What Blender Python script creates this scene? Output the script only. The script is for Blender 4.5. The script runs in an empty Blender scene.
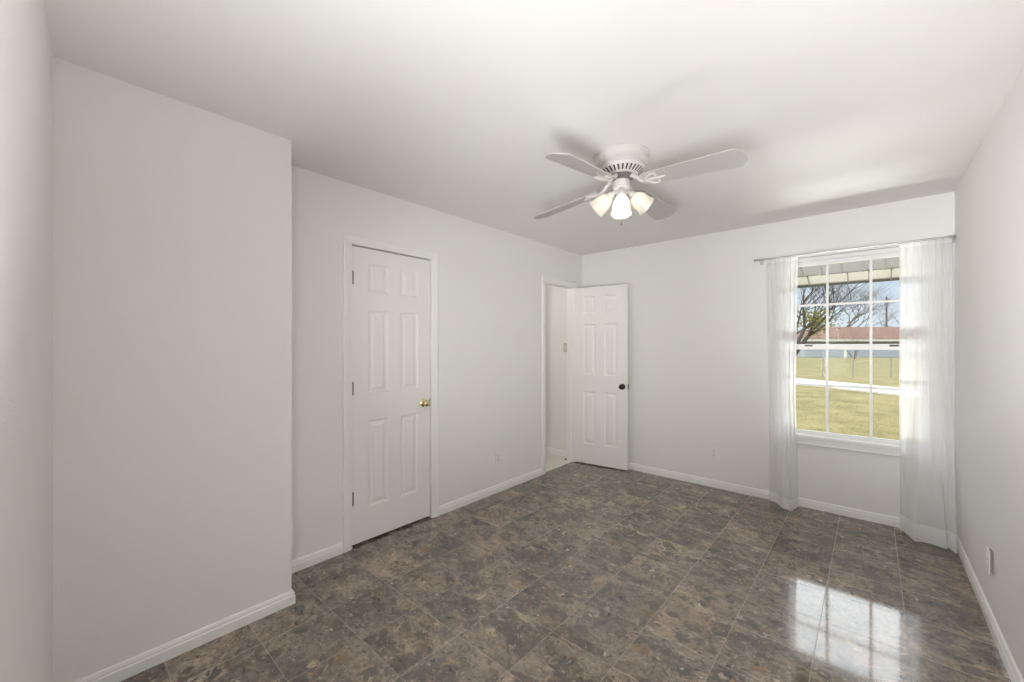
import bpy, bmesh, math, random
from mathutils import Vector, Matrix
random.seed(7)
SC = bpy.context.scene
COL = SC.collection

# ------------------------------------------------------------------ camera
F_PX, YAW, CY, CAM_H = 403.95, 0.727418, 345.53, 1.3595
cd = bpy.data.cameras.new('camera')
cam = bpy.data.objects.new('camera', cd); COL.objects.link(cam)
cam.location = (0, 0, CAM_H)
cam.rotation_euler = (math.pi / 2, 0, YAW)
cd.sensor_fit = 'HORIZONTAL'; cd.sensor_width = 36.0
cd.lens = F_PX / 1024 * 36.0
cd.shift_y = (CY - 341.0) / 1024.0
cd.clip_start = 0.02; cd.clip_end = 400
SC.camera = cam
FW = Vector((-math.sin(YAW), math.cos(YAW), 0)); RT = Vector((math.cos(YAW), math.sin(YAW), 0))

def site(px, d, z):
    """a spot in the yard: d metres out along the view axis, z above the room's floor"""
    p = FW * d + RT * ((px - 512) / F_PX * d)
    return Vector((p.x, p.y, z))

# ------------------------------------------------------------------ colour management
vs = SC.view_settings
SC.display_settings.display_device = 'sRGB'
vs.view_transform = 'Standard'; vs.look = 'None'; vs.gamma = 1.0; vs.use_curve_mapping = False
vs.exposure = 0.0
SC.cycles.max_bounces = 12; SC.cycles.diffuse_bounces = 8; SC.cycles.transparent_max_bounces = 12
SC.cycles.use_denoising = True
SC.cycles.sample_clamp_indirect = 6.0
SC.cycles.caustics_reflective = False; SC.cycles.caustics_refractive = False

# ------------------------------------------------------------------ world: pale blue low sky, bright thin cloud overhead
w = bpy.data.worlds.new('sky'); SC.world = w; w.use_nodes = True
nt = w.node_tree; N = nt.nodes; L = nt.links
for n in list(N): N.remove(n)
wo = N.new('ShaderNodeOutputWorld'); bg = N.new('ShaderNodeBackground')
tc = N.new('ShaderNodeTexCoord'); sx = N.new('ShaderNodeSeparateXYZ')
rp = N.new('ShaderNodeValToRGB')
L.new(tc.outputs['Generated'], sx.inputs[0]); L.new(sx.outputs['Z'], rp.inputs[0])
e = rp.color_ramp.elements
e[0].position = 0.0; e[0].color = (.80, .86, .93, 1)
e[1].position = .80; e[1].color = (.55, .70, .95, 1)
for pos, c in ((.10, (.70, .80, .93, 1)), (.21, (.60, .73, .92, 1)), (.32, (4.3, 4.4, 4.55, 1)), (.62, (3.8, 3.9, 4.1, 1))):
    k = e.new(pos); k.color = c
L.new(rp.outputs[0], bg.inputs[0]); bg.inputs[1].default_value = 1.0
L.new(bg.outputs[0], wo.inputs[0])

def area(name, loc, rot, sx_, sy_, power, color=(1, 1, 1)):
    d = bpy.data.lights.new(name, 'AREA'); d.shape = 'RECTANGLE'; d.size = sx_; d.size_y = sy_
    d.energy = power; d.color = color
    o = bpy.data.objects.new(name, d); COL.objects.link(o); o.location = loc; o.rotation_euler = rot
    return o

# the sun stands behind the house and lights the yard
sd = bpy.data.lights.new('sun', 'SUN'); sd.energy = 1.3; sd.angle = math.radians(2); sd.color = (1, .94, .84)
so = bpy.data.objects.new('sun', sd); COL.objects.link(so)
so.rotation_euler = Vector((.35, .6, -.72)).to_track_quat('-Z', 'Y').to_euler()
def aim(name, loc, d, sx_, sy_, power, spread=180, color=(1, 1, 1)):
    o = area(name, loc, Vector(d).to_track_quat('-Z', 'Y').to_euler(), sx_, sy_, power, color); o.data.spread = math.radians(spread)
    return o
# added unseen fill lights about the viewpoint, brightening the room's walls and ceiling
aim('rear_fill', (-.17, -.2, 1.1), (0, 1, .12), .85, 1.9, 19.0)  # added broad fill facing the window wall
aim('ceiling_fill', (-.38, .33, .7), (0, 0, 1), .5, .5, 12.0, 110)  # added uplight to fill the ceiling
aim('right_wall_fill', (-.5, -.02, 1.3), (.30, 1, .17), .3, .9, 7.8, 55)  # added fill for the far end of the right wall
aim('door_fill', (-.3, 0, 1.0), (-.47, .88, .24), .4, .6, 8.0, 68)  # added fill for the doors and far ceiling
# added light hidden below the sill, standing in for daylight off the ground
aim('ground_bounce_fill', (-.14, 6.8, -.2), (0, -2.5, 1.55), 2.4, .8, 50.0, 75, (1, .985, .96))
# window portal
po = area('window_portal', (-.14, 4.30, 1.36), (-math.pi / 2, 0, 0), .9, 1.5, 1.0); po.data.cycles.is_portal = True
# hall lamp
hd = bpy.data.lights.new('hall_lamp', 'POINT'); hd.energy = 7; hd.shadow_soft_size = .1; hd.color = (1, .95, .86)
ho = bpy.data.objects.new('hall_lamp', hd); COL.objects.link(ho); ho.location = (-3.3, 3.0, 2.1)

# ------------------------------------------------------------------ materials
def mat(name, color, rough=.6, metal=0.0, bump=None, spec=.5):
    m = bpy.data.materials.new(name); m.use_nodes = True
    t = m.node_tree; b = t.nodes['Principled BSDF']
    b.inputs['Base Color'].default_value = (*color, 1); b.inputs['Roughness'].default_value = rough
    b.inputs['Metallic'].default_value = metal; b.inputs['Specular IOR Level'].default_value = spec
    if bump:
        sc, st, dist = bump
        tcn = t.nodes.new('ShaderNodeTexCoord'); nz = t.nodes.new('ShaderNodeTexNoise'); bp = t.nodes.new('ShaderNodeBump')
        nz.inputs['Scale'].default_value = sc; nz.inputs['Detail'].default_value = 3
        bp.inputs['Strength'].default_value = st; bp.inputs['Distance'].default_value = dist
        t.links.new(tcn.outputs['Object'], nz.inputs['Vector']); t.links.new(nz.outputs[0], bp.inputs['Height'])
        t.links.new(bp.outputs[0], b.inputs['Normal'])
    return m

def noise_mat(name, cols, scale, rough=.9, detail=6, stretch=(1, 1, 1), bump=0.0, dist=.02):
    m = bpy.data.materials.new(name); m.use_nodes = True
    t = m.node_tree; b = t.nodes['Principled BSDF']; b.inputs['Roughness'].default_value = rough
    tcn = t.nodes.new('ShaderNodeTexCoord'); mp = t.nodes.new('ShaderNodeMapping'); nz = t.nodes.new('ShaderNodeTexNoise')
    r = t.nodes.new('ShaderNodeValToRGB')
    mp.inputs['Scale'].default_value = stretch
    nz.inputs['Scale'].default_value = scale; nz.inputs['Detail'].default_value = detail; nz.inputs['Roughness'].default_value = .65
    t.links.new(tcn.outputs['Object'], mp.inputs[0]); t.links.new(mp.outputs[0], nz.inputs['Vector']); t.links.new(nz.outputs[0], r.inputs[0])
    el = r.color_ramp.elements
    el[0].position = .3; el[0].color = (*cols[0], 1); el[1].position = .7; el[1].color = (*cols[-1], 1)
    for i, c in enumerate(cols[1:-1]):
        k = el.new(.3 + .4 * (i + 1) / (len(cols) - 1)); k.color = (*c, 1)
    t.links.new(r.outputs[0], b.inputs['Base Color'])
    if bump:
        bp = t.nodes.new('ShaderNodeBump'); bp.inputs['Strength'].default_value = bump; bp.inputs['Distance'].default_value = dist
        t.links.new(nz.outputs[0], bp.inputs['Height']); t.links.new(bp.outputs[0], b.inputs['Normal'])
    return m

M = {}
M['wall'] = mat('wall_paint', (.80, .79, .775), .75, bump=(130, .22, .004), spec=.25)
M['ceiling'] = mat('ceiling_paint', (.81, .80, .785), .85, bump=(90, .22, .004), spec=.2)
M['trim'] = mat('trim_gloss', (.84, .835, .82), .35, spec=.45)
M['door'] = mat('door_paint', (.83, .82, .80), .4, bump=(60, .05, .002), spec=.4)
M['fan'] = mat('fan_white', (.64, .628, .605), .4)
M['blade'] = mat('blade_shaded_white', (.47, .457, .44), .45)  # off-white darkened further, with the underside's shade put into the colour
M['dark'] = mat('dark_void', (.03, .028, .026), .7)
M['brass'] = mat('brass', (.80, .68, .40), .2, 1.0)
M['bronze'] = mat('dark_bronze', (.045, .038, .032), .28, .85)
M['steel'] = mat('brushed_steel', (.55, .54, .52), .32, 1.0)
M['hinge'] = mat('hinge_metal', (.34, .32, .28), .4, .9)
M['plastic'] = mat('ivory_plastic', (.80, .785, .75), .35)
M['slot'] = mat('slot_dark', (.10, .095, .09), .6)
M['vinyl'] = mat('window_vinyl', (.84, .84, .83), .35)
M['hall_tile'] = mat('hall_tile', (.74, .70, .64), .3)
M['chain'] = mat('chain_metal', (.35, .33, .29), .35, .9)

def floor_material():
    m = bpy.data.materials.new('marble_tile'); m.use_nodes = True
    t = m.node_tree; nd = t.nodes; lk = t.links; b = nd['Principled BSDF']
    def n(ty, **kw):
        x = nd.new(ty)
        for k, v in kw.items(): setattr(x, k, v)
        return x
    def vm(op, a, bb=None):
        x = n('ShaderNodeVectorMath', operation=op)
        lk.new(a, x.inputs[0])
        if bb is not None:
            if isinstance(bb, tuple): x.inputs[1].default_value = bb
            else: lk.new(bb, x.inputs[1])
        return x.outputs[0]
    def ma(op, a, bb=None, clamp=False):
        x = n('ShaderNodeMath', operation=op, use_clamp=clamp)
        for i, v in enumerate((a, bb)):
            if v is None: continue
            if isinstance(v, (int, float)): x.inputs[i].default_value = v
            else: lk.new(v, x.inputs[i])
        return x.outputs[0]
    def ramp(fac, stops, interp='LINEAR'):
        r = n('ShaderNodeValToRGB'); r.color_ramp.interpolation = interp
        el = r.color_ramp.elements
        el[0].position, el[0].color = stops[0][0], (*stops[0][1], 1)
        el[1].position, el[1].color = stops[-1][0], (*stops[-1][1], 1)
        for p_, c in stops[1:-1]:
            k = el.new(p_); k.color = (*c, 1)
        lk.new(fac, r.inputs[0]); return r.outputs[0]
    def mix(fac, a, bb):
        x = n('ShaderNodeMix', data_type='RGBA')
        if isinstance(fac, (int, float)): x.inputs[0].default_value = fac
        else: lk.new(fac, x.inputs[0])
        for i, v in ((6, a), (7, bb)):
            if isinstance(v, tuple): x.inputs[i].default_value = (*v, 1)
            else: lk.new(v, x.inputs[i])
        return x.outputs[2]
    T = .3145
    tcn = n('ShaderNodeTexCoord')
    p = vm('SUBTRACT', tcn.outputs['Object'], (.125, 1.876, 0))
    q = vm('MULTIPLY', p, (1 / T, 1 / T, 0))
    cell = vm('FLOOR', q)
    fr = vm('FRACTION', q)
    wn = n('ShaderNodeTexWhiteNoise', noise_dimensions='3D'); lk.new(cell, wn.inputs['Vector'])
    s = n('ShaderNodeSeparateXYZ'); lk.new(fr, s.inputs[0])
    # distance from the joint
    dx = ma('MINIMUM', s.outputs[0], ma('SUBTRACT', 1.0, s.outputs[0]))
    dy = ma('MINIMUM', s.outputs[1], ma('SUBTRACT', 1.0, s.outputs[1]))
    dmin = ma('MINIMUM', dx, dy)
    joint = ma('LESS_THAN', dmin, .0055)
    # every tile cut from another piece of the slab
    rot = n('ShaderNodeVectorRotate', rotation_type='Z_AXIS'); lk.new(p, rot.inputs['Vector'])
    ang = ma('MULTIPLY', ma('ROUND', ma('MULTIPLY', wn.outputs['Value'], 3.0)), math.pi)
    lk.new(ma('ADD', ang, ma('MULTIPLY', wn.outputs['Value'], .5)), rot.inputs['Angle'])
    off = vm('MULTIPLY', wn.outputs['Color'], (37, 41, 23))
    c0 = vm('ADD', rot.outputs[0], off)
    wz = n('ShaderNodeTexNoise'); wz.inputs['Scale'].default_value = 7; wz.inputs['Detail'].default_value = 4; lk.new(c0, wz.inputs['Vector'])
    warp = vm('MULTIPLY', vm('SUBTRACT', wz.outputs['Color'], (.5, .5, .5)), (.14, .14, .14))
    wy = n('ShaderNodeTexNoise'); wy.inputs['Scale'].default_value = 30; wy.inputs['Detail'].default_value = 3; lk.new(c0, wy.inputs['Vector'])
    warp2 = vm('MULTIPLY', vm('SUBTRACT', wy.outputs['Color'], (.5, .5, .5)), (.045, .045, .045))
    c1 = vm('ADD', vm('ADD', c0, warp), warp2)
    c2 = vm('MULTIPLY', c1, (1.0, 1.55, 1.0))
    n0 = n('ShaderNodeTexNoise'); n0.inputs['Scale'].default_value = 3.2; n0.inputs['Detail'].default_value = 3; lk.new(c1, n0.inputs['Vector'])
    n1 = n('ShaderNodeTexNoise'); n1.inputs['Scale'].default_value = 12; n1.inputs['Detail'].default_value = 9; n1.inputs['Roughness'].default_value = .72
    lk.new(c2, n1.inputs['Vector'])
    nb = ma('ADD', n1.outputs[0], ma('MULTIPLY', ma('SUBTRACT', n0.outputs[0], .5), .62))
    base = ramp(nb, [(.26, (.042, .035, .030)), (.38, (.100, .079, .061)), (.48, (.190, .150, .115)), (.58, (.265, .212, .165)), (.74, (.41, .34, .27))])
    # cloudy slate-grey drifts
    ng = n('ShaderNodeTexNoise'); ng.inputs['Scale'].default_value = 4.5; ng.inputs['Detail'].default_value = 4; lk.new(vm('ADD', c0, (11.3, 4.1, 2.2)), ng.inputs['Vector'])
    gm = ramp(ng.outputs[0], [(.50, (0, 0, 0)), (.64, (1, 1, 1))])
    base = mix(ma('MULTIPLY', gm, .38), base, (.100, .096, .092))
    # broad angular fragments
    v1 = n('ShaderNodeTexVoronoi'); v1.inputs['Scale'].default_value = 11; v1.inputs['Randomness'].default_value = 1; lk.new(c2, v1.inputs['Vector'])
    sv = n('ShaderNodeSeparateColor'); lk.new(v1.outputs['Color'], sv.inputs[0])
    frag = ramp(sv.outputs[0], [(0, (.060, .056, .054)), (.30, (.095, .076, .060)), (.50, (.080, .076, .073)), (.66, (.23, .19, .15)), (.92, (.20, .125, .060)), (.965, (.48, .40, .28))], 'CONSTANT')
    rim = ma('MULTIPLY', ma('SUBTRACT', .60, v1.outputs['Distance']), 6.0, True)
    m1 = ma('MULTIPLY', ma('MULTIPLY', ma('GREATER_THAN', sv.outputs[1], .50), rim), .74)
    a = mix(m1, base, frag)
    # dark and pale chips
    v2 = n('ShaderNodeTexVoronoi'); v2.inputs['Scale'].default_value = 30; lk.new(c2, v2.inputs['Vector'])
    sv2 = n('ShaderNodeSeparateColor'); lk.new(v2.outputs['Color'], sv2.inputs[0])
    frag2 = ramp(sv2.outputs[0], [(0, (.045, .041, .039)), (.42, (.090, .074, .062)), (.60, (.36, .31, .26)), (.78, (.22, .185, .155)), (.93, (.33, .20, .095)), (.975, (.62, .56, .46))], 'CONSTANT')
    rim2 = ma('MULTIPLY', ma('SUBTRACT', .50, v2.outputs['Distance']), 6.0, True)
    m2 = ma('MULTIPLY', ma('MULTIPLY', ma('GREATER_THAN', sv2.outputs[1], .68), rim2), .78)
    a = mix(m2, a, frag2)
    v3 = n('ShaderNodeTexVoronoi'); v3.inputs['Scale'].default_value = 75; lk.new(c2, v3.inputs['Vector'])
    sv3 = n('ShaderNodeSeparateColor'); lk.new(v3.outputs['Color'], sv3.inputs[0])
    frag3 = ramp(sv3.outputs[0], [(0, (.055, .048, .043)), (.55, (.40, .35, .29)), (.85, (.30, .18, .09))], 'CONSTANT')
    m3 = ma('MULTIPLY', ma('MULTIPLY', ma('GREATER_THAN', sv3.outputs[1], .72), ma('LESS_THAN', v3.outputs['Distance'], .42)), .6)
    a = mix(m3, a, frag3)
    # fine grain
    n3 = n('ShaderNodeTexNoise'); n3.inputs['Scale'].default_value = 55; n3.inputs['Detail'].default_value = 5; lk.new(c1, n3.inputs['Vector'])
    grain = ramp(n3.outputs[0], [(.3, (.62, .62, .62)), (.5, (1, 1, 1)), (.7, (1.35, 1.32, 1.28))])
    mm = n('ShaderNodeMix', data_type='RGBA', blend_type='MULTIPLY'); mm.inputs[0].default_value = .95
    lk.new(a, mm.inputs[6]); lk.new(grain, mm.inputs[7]); a = mm.outputs[2]
    # tile to tile tone
    tone = ramp(wn.outputs['Value'], [(0, (.96, .94, .92)), (.5, (1.04, 1.01, .97)), (1, (1.13, 1.08, 1.03))])
    m4 = n('ShaderNodeMix', data_type='RGBA', blend_type='MULTIPLY'); m4.inputs[0].default_value = 1
    lk.new(a, m4.inputs[6]); lk.new(tone, m4.inputs[7]); a = m4.outputs[2]
    a = mix(ma('MULTIPLY', joint, ma('MULTIPLY', n0.outputs[0], .18)), a, (.20, .165, .135))
    lk.new(a, b.inputs['Base Color'])
    rr = n('ShaderNodeMapRange'); lk.new(n1.outputs[0], rr.inputs[0]); rr.inputs[3].default_value = .05; rr.inputs[4].default_value = .09
    lk.new(ma('ADD', rr.outputs[0], ma('MULTIPLY', joint, .25)), b.inputs['Roughness'])
    b.inputs['IOR'].default_value = 1.9
    bp = n('ShaderNodeBump'); bp.inputs['Strength'].default_value = .15; bp.inputs['Distance'].default_value = .001
    lk.new(ma('SUBTRACT', 1.0, joint), bp.inputs['Height']); lk.new(bp.outputs[0], b.inputs['Normal'])
    return m
M['floor'] = floor_material()

def mix_mat(name, parts):
    """parts: list of (weight, node type, colour, roughness)"""
    m = bpy.data.materials.new(name); m.use_nodes = True
    t = m.node_tree
    for x in list(t.nodes): t.nodes.remove(x)
    out = t.nodes.new('ShaderNodeOutputMaterial'); prev = None; tot = 0
    for wgt, ty, c, r in parts:
        x = t.nodes.new(ty)
        x.inputs['Color'].default_value = (*c, 1)
        if r is not None and 'Roughness' in x.inputs: x.inputs['Roughness'].default_value = r
        tot += wgt
        if prev is None: prev = x.outputs[0]
        else:
            mx = t.nodes.new('ShaderNodeMixShader'); mx.inputs[0].default_value = wgt / tot
            t.links.new(prev, mx.inputs[1]); t.links.new(x.outputs[0], mx.inputs[2]); prev = mx.outputs[0]
    t.links.new(prev, out.inputs[0])
    return m
M['sheer'] = mix_mat('sheer_voile', [(.24, 'ShaderNodeBsdfTransparent', (1, 1, 1), None), (.36, 'ShaderNodeBsdfDiffuse', (.90, .90, .91), .5), (.40, 'ShaderNodeBsdfTranslucent', (.92, .92, .93), None)])
M['hem'] = mix_mat('voile_hem', [(.06, 'ShaderNodeBsdfTransparent', (1, 1, 1), None), (.54, 'ShaderNodeBsdfDiffuse', (.90, .90, .91), .5), (.40, 'ShaderNodeBsdfTranslucent', (.92, .92, .93), None)])
M['shade'] = mix_mat('frosted_glass', [(.55, 'ShaderNodeBsdfTranslucent', (.95, .93, .88), None), (.37, 'ShaderNodeBsdfDiffuse', (.92, .90, .86), .5), (.08, 'ShaderNodeBsdfGlossy', (1, 1, 1), .15)])

def glass_mat():
    m = bpy.data.materials.new('window_glass'); m.use_nodes = True
    t = m.node_tree
    for x in list(t.nodes): t.nodes.remove(x)
    out = t.nodes.new('ShaderNodeOutputMaterial'); tr = t.nodes.new('ShaderNodeBsdfTransparent'); gl = t.nodes.new('ShaderNodeBsdfGlossy')
    fr = t.nodes.new('ShaderNodeFresnel'); mx = t.nodes.new('ShaderNodeMixShader')
    fr.inputs[0].default_value = 1.06; gl.inputs['Roughness'].default_value = 0.0
    tr.inputs[0].default_value = (.97, .985, .98, 1)
    t.links.new(fr.outputs[0], mx.inputs[0]); t.links.new(tr.outputs[0], mx.inputs[1]); t.links.new(gl.outputs[0], mx.inputs[2]); t.links.new(mx.outputs[0], out.inputs[0])
    return m
M['glass'] = glass_mat()

def emit(name, c, s):
    m = bpy.data.materials.new(name); m.use_nodes = True
    b = m.node_tree.nodes['Principled BSDF']
    b.inputs['Base Color'].default_value = (.9, .88, .82, 1)
    b.inputs['Emission Color'].default_value = (*c, 1); b.inputs['Emission Strength'].default_value = s
    return m
M['bulb'] = emit('lit_bulb', (1, .92, .80), 55)
M['bulb_dim'] = emit('dim_bulb', (1, .90, .76), 3)

# ------------------------------------------------------------------ mesh helpers
def bx(bm, lo, hi, mtx=None):
    r = bmesh.ops.create_cube(bm, size=1)
    c = [(lo[i] + hi[i]) / 2 for i in range(3)]; d = [hi[i] - lo[i] for i in range(3)]
    for v in r['verts']:
        v.co = Vector((v.co.x * d[0] + c[0], v.co.y * d[1] + c[1], v.co.z * d[2] + c[2]))
        if mtx is not None: v.co = mtx @ v.co
    return r['verts']

def tube(bm, pts, radii, seg=8, caps=True):
    rings = []; pts = [Vector(p) for p in pts]
    if isinstance(radii, (int, float)): radii = [radii] * len(pts)
    up = None
    for i, p in enumerate(pts):
        d = (pts[min(i + 1, len(pts) - 1)] - pts[max(i - 1, 0)]).normalized()
        if up is None:
            up = d.orthogonal().normalized()
        else:
            up = (up - d * up.dot(d))
            up = up.normalized() if up.length > 1e-6 else d.orthogonal().normalized()
        s = d.cross(up)
        rings.append([bm.verts.new(p + (up * math.cos(2 * math.pi * k / seg) + s * math.sin(2 * math.pi * k / seg)) * radii[i]) for k in range(seg)])
    for a, b in zip(rings, rings[1:]):
        for k in range(seg):
            bm.faces.new((a[k], a[(k + 1) % seg], b[(k + 1) % seg], b[k]))
    if caps:
        bm.faces.new(rings[0][::-1]); bm.faces.new(rings[-1])

def lathe(bm, prof, mtx=None, seg=40, close=False):
    """prof: (r, z) along local z"""
    rings = []
    for r, z in prof:
        if r < 1e-6:
            v = bm.verts.new((0, 0, z)); rings.append([v] * seg)
        else:
            rings.append([bm.verts.new((r * math.cos(2 * math.pi * k / seg), r * math.sin(2 * math.pi * k / seg), z)) for k in range(seg)])
    for a, b in zip(rings, rings[1:]):
        for k in range(seg):
            vs_ = []
            for v in (a[k], a[(k + 1) % seg], b[(k + 1) % seg], b[k]):
                if v not in vs_: vs_.append(v)
            if len(vs_) > 2:
                try: bm.faces.new(vs_)
                except ValueError: pass
    if mtx is not None:
        for v in {v for r in rings for v in r}: v.co = mtx @ v.co

def obj(name, bm, material, parent=None, smooth=False, bevel=0.0, loc=None, auto=None):
    bmesh.ops.recalc_face_normals(bm, faces=bm.faces[:])
    me = bpy.data.meshes.new(name); bm.to_mesh(me); bm.free()
    o = bpy.data.objects.new(name, me); COL.objects.link(o)
    me.materials.append(material)
    if smooth:
        for p in me.polygons: p.use_smooth = True
        if auto is None: auto = 40
        me.set_sharp_from_angle(angle=math.radians(auto))
    if bevel:
        b = o.modifiers.new('bevel', 'BEVEL'); b.width = bevel; b.segments = 2; b.limit_method = 'ANGLE'; b.angle_limit = math.radians(50)
    if parent is not None: o.parent = parent
    if loc is not None: o.location = loc
    return o

def tag(o, label, cat, group=None, kind=None):
    o['label'] = label; o['category'] = cat
    if group: o['group'] = group
    if kind: o['kind'] = kind
    return o

def empty(name, loc=(0, 0, 0), rz=0.0):
    o = bpy.data.objects.new(name, None); COL.objects.link(o); o.location = loc; o.rotation_euler = (0, 0, rz)
    o.empty_display_size = .1
    return o

def boxes(name, lst, material, label, cat, parent=None, bevel=0.0, kind='structure'):
    bm = bmesh.new()
    for lo, hi in lst: bx(bm, lo, hi)
    o = obj(name, bm, material, parent, bevel=bevel)
    if parent is None: tag(o, label, cat, kind=kind)
    return o

# ------------------------------------------------------------------ the room shell
H = 2.44
XL, XN, XR = -2.595, -2.285, .436       # left wall, its nearer projecting part, right wall
YW, YJ = 4.185, .818                    # window wall, end of the projecting part
TW = .10
D1 = (1.300, 1.960, 2.040)              # closet doorway in the left wall (y0, y1, top)
D2 = (3.440, 4.008, 2.040)              # hall doorway
WX0, WX1, WZ0, WZ1 = -.575, .300, .605, 2.105   # window opening

boxes('floor', [((-2.75, -1.5, -.1), (XR + .12, YW + .12, 0))], M['floor'], 'brown grey marble tile floor of the bedroom', 'floor')
boxes('ceiling', [((-2.75, -1.5, H), (XR + .2, YW + .2, H + .2))], M['ceiling'], 'plain white textured bedroom ceiling around the fan', 'ceiling')
boxes('wall_left', [
    ((XL - TW, YJ - .02, 0), (XL, D1[0], H)), ((XL - TW, D1[0], D1[2]), (XL, D1[1], H)),
    ((XL - TW, D1[1], 0), (XL, D2[0], H)), ((XL - TW, D2[0], D2[2]), (XL, D2[1], H)),
    ((XL - TW, D2[1], 0), (XL, YW + .14, H))], M['wall'], 'white left wall holding the closed door and the hall doorway', 'wall')
boxes('wall_left_near', [((-2.75, -.25, 0), (XN, YJ, H))], M['wall'], 'nearer white wall section standing forward of the left wall', 'wall')
boxes('wall_front', [
    ((XL, YW, 0), (WX0, YW + .14, H)), ((WX1, YW, 0), (XR + .14, YW + .14, H)),
    ((WX0, YW, 0), (WX1, YW + .14, WZ0)), ((WX0, YW, WZ1), (WX1, YW + .14, H))], M['wall'], 'white wall with the curtained window', 'wall')
boxes('wall_right', [((XR, -1.5, 0), (XR + .14, YW, H))], M['wall'], 'white right wall running beside the sheer curtain', 'wall')
# back wall stands a hair off square and has the opening the photograph was taken from
bm = bmesh.new()
def slab(bm, p0, p1, thick, z0, z1):
    d = (Vector(p1) - Vector(p0)).normalized(); nrm = Vector((d.y, -d.x)) * thick
    q = [Vector(p0), Vector(p1), Vector(p1) + nrm, Vector(p0) + nrm]
    b_ = [bm.verts.new((v.x, v.y, z0)) for v in q]; t_ = [bm.verts.new((v.x, v.y, z1)) for v in q]
    bm.faces.new(b_[::-1]); bm.faces.new(t_)
    for i in range(4): bm.faces.new((b_[i], b_[(i + 1) % 4], t_[(i + 1) % 4], t_[i]))
slab(bm, (-2.30, -.012), (-.62, -.085), .12, 0, H)
slab(bm, (-.62, -.085), (.28, -.105), .12, 2.06, H)
slab(bm, (.28, -.105), (XR, -.108), .12, 0, H)
tag(obj('wall_back', bm, M['wall']), 'white back wall at the left edge of the view', 'wall', kind='structure')
boxes('wall_alcove', [((-.82, -1.3, 0), (-.72, -.08, H)), ((-.82, -1.42, 0), (XR, -1.3, H))], M['wall'], 'white alcove walls behind the viewpoint', 'wall')
# hall and closet beyond the left wall
boxes('hall_floor', [((-4.1, 2.3, -.1), (-2.75, 4.3, -.004)), ((-2.75, D2[0], -.01), (XL - .02, D2[1], .002))], M['hall_tile'], 'pale tile floor of the hall beyond the open door', 'floor')
boxes('hall_ceiling', [((-4.1, 2.3, H), (-2.75, 4.3, H + .1))], M['ceiling'], 'white hall ceiling beyond the doorway', 'ceiling')
boxes('wall_hall', [((-4.1, 4.15, -.05), (XL - TW, 4.3, H)), ((-4.2, 2.2, -.05), (-4.1, 4.3, H)), ((-4.1, 2.2, -.05), (XL - TW, 2.3, H))], M['wall'], 'cream white hall walls seen through the doorway', 'wall')
boxes('wall_closet', [((-3.4, 1.1, -.02), (-3.3, 2.2, H)), ((-3.3, 1.0, -.02), (XL - TW, 1.1, H)), ((-3.4, 1.1, H), (-2.75, 2.2, H + .1)), ((-3.3, 1.1, -.1), (-2.75, 2.2, -.01)), ((-3.3, 2.1, -.02), (XL - TW, 2.2, H))], M['wall'], 'closet walls behind the closed door', 'wall')

# baseboards ---------------------------------------------------------
PROF = [(0, 0), (.014, 0), (.014, .044), (.0105, .049), (.0105, .052), (.0115, .056), (.008, .066), (.004, .070), (0, .070)]
def baseboard(name, path, label, z=0.0, side=1):
    """path: list of (x, y) along the wall's foot; the profile grows to the path's right (side=1)"""
    bm = bmesh.new(); P = [Vector(p) for p in path]; rows = []
    for i, p in enumerate(P):
        def nr(a, b):
            d = (b - a).normalized(); return Vector((d.y, -d.x)) * side
        if i == 0: m_ = nr(P[0], P[1])
        elif i == len(P) - 1: m_ = nr(P[-2], P[-1])
        else:
            n0, n1 = nr(P[i - 1], p), nr(p, P[i + 1]); m_ = (n0 + n1) / (1 + n0.dot(n1))
        rows.append([bm.verts.new((p.x + m_.x * t, p.y + m_.y * t, z + h)) for t, h in PROF])
    for a, b in zip(rows, rows[1:]):
        for k in range(len(PROF) - 1): bm.faces.new((a[k], a[k + 1], b[k + 1], b[k]))
    bm.faces.new(rows[0]); bm.faces.new(rows[-1][::-1])
    return tag(obj(name, bm, M['trim']), label, 'baseboard', kind='structure')
CW = .060
baseboard('baseboard_left_near', [(XN, .0), (XN, YJ), (XL, YJ), (XL, D1[0] - CW)], 'white baseboard wrapping the projecting wall section at left')
baseboard('baseboard_left', [(XL, D1[1] + CW), (XL, D2[0] - CW)], 'white baseboard between the closed door and the hall doorway')
baseboard('baseboard_front', [(XL, D2[1] + CW), (XL, YW), (XR, YW)], 'white baseboard under the window')
baseboard('baseboard_right', [(XR, YW - .014), (XR, -.09)], 'white baseboard along the right wall')
baseboard('baseboard_hall', [(-4.1, 4.15), (XL - TW, 4.15)], 'white hall baseboard beyond the doorway', z=-.004)

# door casings -------------------------------------------------------
CPROF = [(0, 0), (0, .008), (.006, .011), (.012, .010), (.020, .013), (.040, .016), (.052, .017), (.060, .014), (.060, 0)]   # (across, out)
def casing(name, y0, y1, top, label, xw=XL, sgn=1, z0=0.0):
    """mitred casing round a doorway in a wall of constant x, jamb lining included"""
    bm = bmesh.new()
    seq = [(y0, z0, -1, 0), (y0, top, -1, 1), (y1, top, 1, 1), (y1, z0, 1, 0)]
    rows = [[bm.verts.new((xw + sgn * o_, y + sy * a, z + sz * a)) for a, o_ in CPROF] for y, z, sy, sz in seq]
    for a, b in zip(rows, rows[1:]):
        for k in range(len(CPROF) - 1): bm.faces.new((a[k], a[k + 1], b[k + 1], b[k]))
        bm.faces.new((a[-1], a[0], b[0], b[-1]))
    bm.faces.new(rows[0]); bm.faces.new(rows[-1][::-1])
    return tag(obj(name, bm, M['trim']), label, 'trim', kind='structure')
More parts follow.
